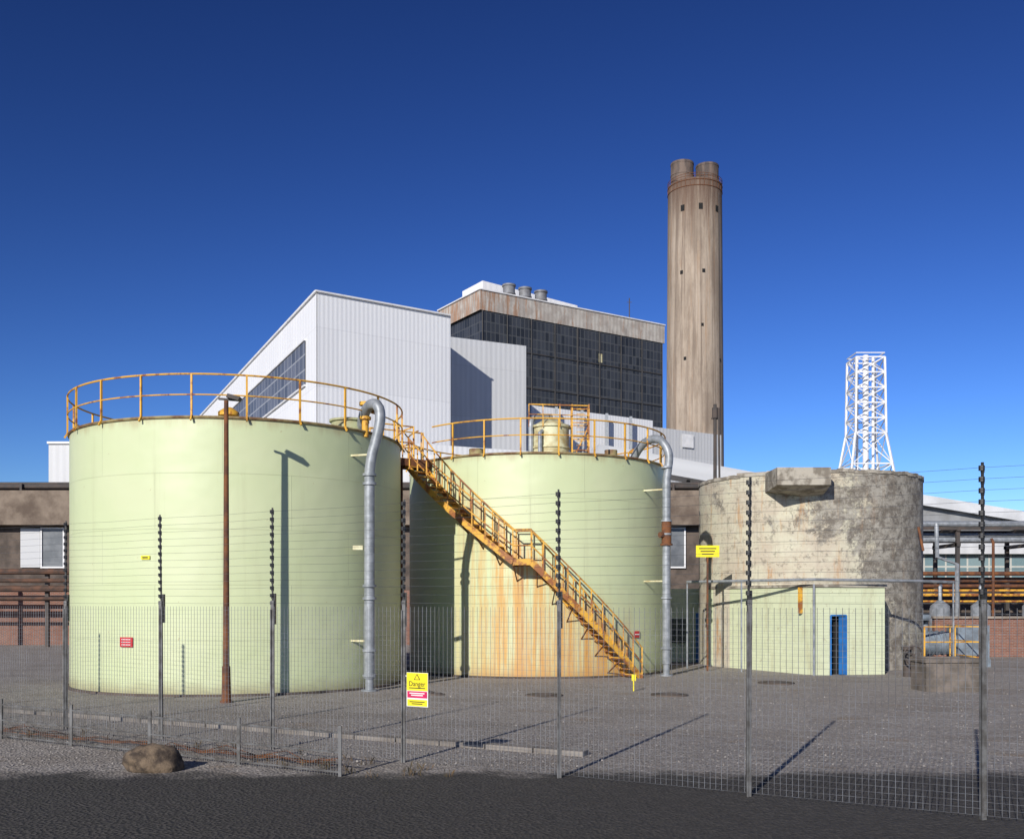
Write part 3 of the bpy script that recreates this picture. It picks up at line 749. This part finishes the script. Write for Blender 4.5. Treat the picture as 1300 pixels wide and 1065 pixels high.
up_ = group('utility_pole', (11.5, 58, 0))
b = MB(); b.cyl((11.5, 58), .13, 0, 13.7, 10, r2=.09); b.box((11.5, 58, 12.9), (.4, .1, .1)); b.cyl((11.5, 58), .17, 12.9, 13.5, 10); b.tube([(11.7, 58, 13.5), (11.75, 58, 9.5)], .06, 6)
b.build('pole', m_dark, up_, True)

# ------------------------------------------------------------------ right-hand side
sh = group('industrial_shed', (50, 90, 0))
b = MB()
b.quad([(28, 90, 0), (75, 90, 0), (75, 90, 5.0), (28, 90, 12.8)], [(0, 0), (47, 0), (47, 5), (0, 12.8)])
b.quad([(28, 130, 0), (28, 90, 0), (28, 90, 12.8), (28, 130, 12.8)], [(0, 0), (40, 0), (40, 12.8), (0, 12.8)])
b.build('walls', vary('shed_sheeting', (.30, .31, .32), (.20, .2, .2), .4, .7), sh)
b = MB(); b.quad([(27.5, 89.5, 12.95), (75.5, 89.5, 5.1), (75.5, 130, 5.1), (27.5, 130, 12.95)], [(0, 0), (48, 0), (48, 40), (0, 40)])
b.beam((27.5, 89.4, 12.8), (75.5, 89.4, 4.95), .3, .9); b.build('roof', vary('shed_roof_sheet', (.62, .63, .65), (.48, .49, .5), .3, .6), sh)

rb = group('glazed_workshop', (35, 66, 0))
b = MB(); b.prism([(21, 66), (70, 66), (70, 78), (21, 78)], 0, 3.9); b.build('base_wall', m_dconc, rb)
b = MB(); b.prism([(21, 66.1), (70, 66.1), (70, 78), (21, 78)], 3.9, 5.6); b.build('window_band', m_glaz3, rb)
b = MB(); b.prism([(20.7, 65.6), (70.3, 65.6), (70.3, 78), (20.7, 78)], 5.6, 6.3); b.build('fascia', m_clad2, rb)

pr = group('pipe_rack', (30, 58, 0))
b = MB()
for k in range(9):
    x = 20.6 + k * 4.2
    for y in (57, 60): b.box((x, y, 3.3), (.2, .2, 6.6))
    for z in (6.55, 5.7): b.box((x, 58.5, z), (.2, 3.4, .2))
for z in (6.6,):
    for y in (56.9, 60.1): b.beam((19, y, z), (55, y, z), .14, .18)
b.build('steel_frame', m_dark, pr)
b = MB()
for y, z, r in ((57.3, 6.86, .15), (57.9, 6.85, .12), (58.6, 6.95, .2), (59.4, 6.9, .13), (57.2, 5.98, .15), (58.1, 6.05, .2), (57.6, 6.3, .08)): b.tube([(17, y, z), (56, y, z)], r, 8)
b.tube([(23.5, 56.7, 6.86), (23.5, 56.6, 5.0), (24.6, 56.6, 4.6), (24.6, 56.6, 0)], .12, 8)
b.build('lagged_pipes', m_galv, pr, True)
b = MB()
for y, z, r in ((57.3, 4.1, .12), (57.9, 3.75, .16), (56.85, 3.4, .10)): b.tube([(18, y, z), (56, y, z)], r, 8)
for x in (22, 26.6, 29.5, 31): b.tube([(x, 56.8, 6.0), (x, 56.6, 5.8), (x, 56.6, 1.2)], .08, 8)
b.build('rusty_pipes', m_rust, pr, True)
b = MB()
for y, z, r in ((57.0, 2.9, .08), (57.0, 2.55, .06), (56.9, 3.15, .07)): b.tube([(19, y, z), (56, y, z)], r, 8)
b.build('yellow_pipes', m_rustyyel, pr, True)
b = MB()
for x in (23.2, 25.4, 28.2):
    b.cyl((x, 55.5), .5, .3, 2.3, 18); b.cyl((x, 55.5), .5, 2.3, 2.6, 18, r2=.15); b.tube([(x, 55.5, 2.5), (x, 55.5, 3.3), (x + .5, 56.6, 3.4)], .1, 8); b.box((x, 55.5, .15), (1.2, 1.2, .3))
b.build('small_vessels', m_galv, pr, True)

pr2 = group('pipe_rack', (-35, 56, 0))
b = MB()
for z, r in ((4.2, .16), (3.7, .12), (3.25, .18), (2.7, .1)): b.tube([(-60, 57, z), (-14, 57, z)], r, 8)
b.build('rusty_pipes', vary('dull_rust', (.13, .065, .04), (.06, .04, .03), 2, .9), pr2, True)
b = MB()
for k in range(12): b.box((-58 + k * 4, 57.3, 2.2), (.2, .2, 4.4))
b.build('supports', m_dark, pr2)

bwall = group('brick_wall', (28, 46, 0))
b = MB(); b.prism([(19.4, 47), (40, 46), (40, 46.3), (19.4, 47.3)], 0, 1.75); b.build('wall', m_brick, bwall)
b = MB(); b.prism([(19.3, 46.9), (40.1, 45.9), (40.1, 46.4), (19.3, 47.4)], 1.75, 1.85); b.build('coping', m_conc, bwall)

yr = group('yellow_guard_rail', (15, 36, 0))
b = MB()
P_ = [(14.9, 37.0), (16.0, 37.0), (16.9, 37.0), (16.9, 39.5)]
for z in (1.05, 1.6, .5): b.tube([(p[0], p[1], z) for p in P_], .025, 6)
for p in P_: b.beam((p[0], p[1], 0), (p[0], p[1], 1.62), .05, .05)
b.build('rails', m_yellow, yr)

gn = group('pump_unit', (16.6, 40, 0))
m_pump = vary('grey_blue_machine_paint', (0.22, 0.27, 0.32), (0.13, 0.15, 0.17), 2, .5, bump=.1)
b = MB(); b.box((16.9, 40, .15), (3.0, 1.3, .3)); b.box((17.8, 40, .95), (1.2, 1.1, 1.3)); b.tube([(15.5, 40, .9), (17.2, 40, .9)], .45, 18)
b.tube([(15.35, 40, .9), (15.5, 40, .9)], .52, 18); b.cyl((16.1, 40), .15, 1.2, 1.75, 12); b.tube([(16.1, 40, 1.7), (16.1, 39.6, 1.9), (15.2, 39.4, 1.9)], .12, 10)
for k in range(6): b.tube([(15.7 + k * .22, 40, .9), (15.73 + k * .22, 40, .9)], .49, 18)
b.build('motor_and_casing', m_pump, gn, True)

cb = group('concrete_trough', (12.05, 28.8, 0))
b = MB(); X0, X1, Y0, Y1, Z = 11.45, 12.95, 28.3, 29.4, .93; t = .16
b.prism([(X0, Y0), (X1, Y0), (X1, Y1), (X0, Y1)], 0, Z - .12, top=False)
b.prism([(X0 - .04, Y0 - .04), (X1 + .04, Y0 - .04), (X1 + .04, Y1 + .04), (X0 - .04, Y1 + .04)], Z - .12, Z, top=False)
for q in ((X0 - .04, X1 + .04, Y0 - .04, Y0 + t), (X0 - .04, X1 + .04, Y1 - t, Y1 + .04), (X0 - .04, X0 + t, Y0 + t, Y1 - t), (X1 - t, X1 + .04, Y0 + t, Y1 - t)):
    b.quad([(q[0], q[2], Z), (q[1], q[2], Z), (q[1], q[3], Z), (q[0], q[3], Z)])
b.prism([(X0 + t, Y0 + t), (X0 + t, Y1 - t), (X1 - t, Y1 - t), (X1 - t, Y0 + t)], .5, Z, top=False)
b.quad([(X0 + t, Y0 + t, .5), (X1 - t, Y0 + t, .5), (X1 - t, Y1 - t, .5), (X0 + t, Y1 - t, .5)])
b.build('trough_walls', vary('trough_concrete', (.19, .16, .135), (.10, .085, .07), 2.2, .9, bump=.6), cb)

vw = group('valve_handwheel', (13.15, 33.8, 0))
b = MB()
cc = (13.2, 33.7, .75)
b.tube([(cc[0] + .30 * math.cos(t), cc[1], cc[2] + .30 * math.sin(t)) for t in [2 * math.pi * i / 24 for i in range(24)]], .028, 6, True)
for k in range(5):
    t = 2 * math.pi * k / 5 + .3; b.beam(cc, (cc[0] + .30 * math.cos(t), cc[1], cc[2] + .30 * math.sin(t)), .03, .03)
b.tube([(cc[0], cc[1] - .05, cc[2]), (cc[0], cc[1] + .6, cc[2])], .045, 8); b.cyl((cc[0], cc[1] + .5), .14, 0, .95, 12); b.cyl((cc[0], cc[1] + .5), .2, .9, 1.0, 12)
b.build('wheel_and_stem', m_dark, vw, True)

for (x, y, r) in ((8.1, 31.4, .55), (.85, 27.2, .5), (4.2, 27.3, .5), (-2.35, 28.0, .25), (-2.0, 27.4, .2)):
    e = group('drain_cover', (x, y, 0)); b = MB(); b.cyl((x, y), r, 0, .035, 28); b.build('concrete_ring', m_dconc, e)
    b = MB(); b.cyl((x, y), r * .72, .03, .05, 28)
    for k in range(-2, 3): b.box((x, y + k * r * .22, .055), (r * .9, .03, .012))
    b.build('iron_lid', m_dark, e)
e = group('marker_post', (3.4, 28.6, 0)); b = MB(); b.beam((3.4, 28.6, 0), (3.4, 28.6, .45), .04, .04); b.box((3.4, 28.58, .38), (.12, .02, .18)); b.build('post', m_syel, e)
e = group('marker_post', (-3.0, 29.6, 0)); b = MB(); b.beam((-3.0, 29.6, 0), (-3.0, 29.6, .35), .08, .08); b.box((-3.0, 29.6, .36), (.2, .16, .05)); b.build('post', m_swhite, e)

kb = MB()
K0, K1 = Vector((-26, 31.0, .03)), Vector((1.2, 16.5, .03))
dk = (K1 - K0).normalized(); nseg = 34; Lk = (K1 - K0).length / nseg
for i in range(nseg):
    dz = Vector((0, 0, random.uniform(-.012, .004)))
    kb.beam(K0 + dk * (i * Lk + .012) + dz, K0 + dk * ((i + 1) * Lk - .012) + dz, .24, .10)
kb.build('kerb', vary('kerb_concrete', (0.26, 0.235, 0.21), (0.17, 0.15, 0.13), 1.5, .9, bump=.3))

# ------------------------------------------------------------------ security fence
sf = group('security_fence', (-1, 16, 0))
def fp(i): return Vector((-8.72 + 2.347 * i, 20.0 - 1.39 * i, 0))
fd = (fp(1) - fp(0)).normalized(); fn = Vector((fd.y, -fd.x, 0))
I0, I1 = -7, 8
b = MB(); k2 = MB(); ins = MB()
wz = [2.46 + .128 * k for k in range(13)]
for i in range(I0, I1 + 1):
    p = fp(i); h = 2.5
    lean = Vector((random.uniform(-.02, .02), 0, 0))
    b.beam(p, p + Vector((0, 0, h)) + lean, .07, .055, up=(1, 0, 0))
    b.beam(p + fn * .045, p + fn * .045 + Vector((0, 0, 2.35)), .035, .02, up=(1, 0, 0))
    k2.beam(p + Vector((0, 0, h)), p + Vector((0, 0, 4.06)) + lean * 2, .026, .026, up=(1, 0, 0))
    k2.beam(p + Vector((0, 0, 2.1)) - fn * .04, p + Vector((0, 0, 2.62)) - fn * .04, .09, .05, up=(1, 0, 0))
    for z in wz:
        q = p + lean * (z / 3)
        ins.cyl((q.x - fn.x * -.02, q.y), .036, z - .030, z + .026, 8); ins.cyl((q.x, q.y), .024, z - .055, z - .03, 6)
b.build('posts', m_post, sf); k2.build('upper_posts', m_black, sf); ins.build('insulators', m_black, sf)
b = MB()
for z in wz:
    for i in range(I0, I1):
        p, q = fp(i), fp(i + 1)
        sag = .012
        b.tube([p + Vector((0, 0, z)) + fn * .045, (p + q) / 2 + Vector((0, 0, z - sag)) + fn * .045, q + Vector((0, 0, z)) + fn * .045], .0022, 3)
b.build('electric_wires', m_wire, sf)
b = MB(); P0, P1 = fp(I0), fp(I1); L = (P1 - P0).length
k = 0.0
while k < L:
    q = P0 + fd * k + fn * .03; b.beam(q + Vector((0, 0, .05)), q + Vector((0, 0, 2.4)), .0050, .0050, up=(1, 0, 0)); k += .0762
z = .05
while z < 2.41:
    b.beam(P0 + fn * .03 + Vector((0, 0, z)), P1 + fn * .03 + Vector((0, 0, z)), .0022, .0022); z += .0762
b.build('wire_mesh', m_wire, sf)

lf = group('low_mesh_fence', (-5, 17, 0))
b = MB(); a0_, a1_ = fp(-5) + fn * 1.5, fp(3.0) + fn * 1.5
Ll = (a1_ - a0_).length; ee = (a1_ - a0_).normalized()
N_ = 11
for i in range(N_ + 1):
    q = a0_ + ee * Ll * i / N_; b.beam(q, q + Vector((0, 0, .72)), .045, .045, up=(1, 0, 0))
k = 0
while k < Ll: q = a0_ + ee * k; b.beam(q, q + Vector((0, 0, .62)), .006, .006, up=(1, 0, 0)); k += .05
for z in (.06, .34, .62): b.beam(a0_ + Vector((0, 0, z)), a1_ + Vector((0, 0, z)), .012, .02)
b.build('panels_and_posts', m_post, lf)

ds = group('danger_sign', (-1.38, 15.7, 0))
c0 = fp(3) + fd * .32 + fn * .075 + Vector((0, 0, 1.14))
def plate(nm, du, dz, w_, h_, mat, o_):
    b = MB(); b.obox(c0 + fd * du + Vector((0, 0, dz)) + fn * o_, fd * w_ / 2, fn * .002, (0, 0, h_ / 2)); return b.build(nm, mat, ds)
plate('backing', 0, 0, .40, .52, m_swhite, 0)
plate('yellow_field', 0, .12, .39, .27, m_syel, .005)
plate('magenta_field', 0, -.075, .37, .10, m_magenta, .005)
plate('yellow_footer', 0, -.20, .37, .10, m_syel, .005)
b = MB(); q = c0 + Vector((0, 0, .15)) + fn * .009
b.quad([q - fd * .06, q + fd * .06, q + Vector((0, 0, .095))]); b.build('warning_triangle', m_black, ds)
b = MB(); q = c0 + Vector((0, 0, .158)) + fn * .011
b.quad([q - fd * .042, q + fd * .042, q + Vector((0, 0, .068))]); b.build('triangle_inner', m_syel, ds)
for (dz, w_, mm, h_) in ((-.055, .28, m_swhite, .016), (-.085, .22, m_swhite, .016), (-.185, .28, m_black, .012), (-.215, .2, m_black, .012), (.025, .30, m_black, .012)):
    plate('text_line', 0, dz, w_, h_, mm, .010)
tx = bpy.data.curves.new('danger_text', 'FONT'); tx.body = 'Danger'; tx.size = .105; tx.align_x = 'CENTER'; tx.extrude = .001
to = bpy.data.objects.new('danger_text', tx); scene.collection.objects.link(to); tx.materials.append(m_black)
to.parent = ds; to.matrix_parent_inverse = Matrix.Translation(-Vector(ds.location))
to.location = c0 + fn * .010 + Vector((0, 0, .055)); to.rotation_euler = (R(90), 0, math.atan2(fd.y, fd.x))

import bmesh
bm = bmesh.new(); bmesh.ops.create_icosphere(bm, subdivisions=4, radius=1)
for v in bm.verts:
    nn_ = v.co.normalized()
    k = 1 + .22 * mnoise.noise(nn_ * 1.4) + .07 * mnoise.noise(nn_ * 5) + .03 * mnoise.noise(nn_ * 13)
    v.co = Vector((nn_.x * .44, nn_.y * .34, max(nn_.z, -.5) * .27)) * k
for f_ in bm.faces: f_.smooth = True
me = bpy.data.meshes.new('boulder'); bm.to_mesh(me); bm.free()
me.materials.append(vary('boulder_stone', (0.20, 0.145, 0.095), (0.05, 0.036, 0.027), 5, .95, bump=.8))
bo = bpy.data.objects.new('boulder', me); scene.collection.objects.link(bo); bo.location = (-5.25, 15.1, .11); bo.rotation_euler = (0, R(4), R(15))

b = MB()
for k in range(5):
    pts = []
    for j in range(26):
        u = -2.2 + j * .2 + random.gauss(0, .02)
        pp = fp(u) + fn * (1.0 + .15 * math.sin(j * .9 + k)); pts.append(pp + Vector((0, 0, .05 + .10 * abs(mnoise.noise(Vector((j * .5, k * 3, 0)))) * 2)))
    b.tube(pts, .008, 4)
b.build('rusted_wire', m_rust)
b = MB()
for k in range(150):
    u = random.uniform(-5, 3.5); base = fp(u) + fn * random.gauss(.9, .35)
    if mnoise.noise(Vector((u * 1.3, 3, 0))) < -.02: continue
    for j in range(random.randint(4, 9)):
        a_ = random.random() * 6.28; l = random.uniform(.04, .15); lean = random.uniform(.2, .8) * l
        p0 = base + Vector((random.gauss(0, .05), random.gauss(0, .05), 0)); wv = Vector((math.cos(a_ + 1.57), math.sin(a_ + 1.57), 0)) * .005
        mid_ = p0 + Vector((math.cos(a_) * lean * .4, math.sin(a_) * lean * .4, l * .65)); tip = p0 + Vector((math.cos(a_) * lean, math.sin(a_) * lean, l))
        b.quad([p0 - wv, p0 + wv, mid_ + wv * .7, tip, mid_ - wv * .7])
b.build('dry_grass', vary('dry_grass_blades', (0.14, 0.09, 0.045), (0.07, 0.06, 0.03), 3, .9))
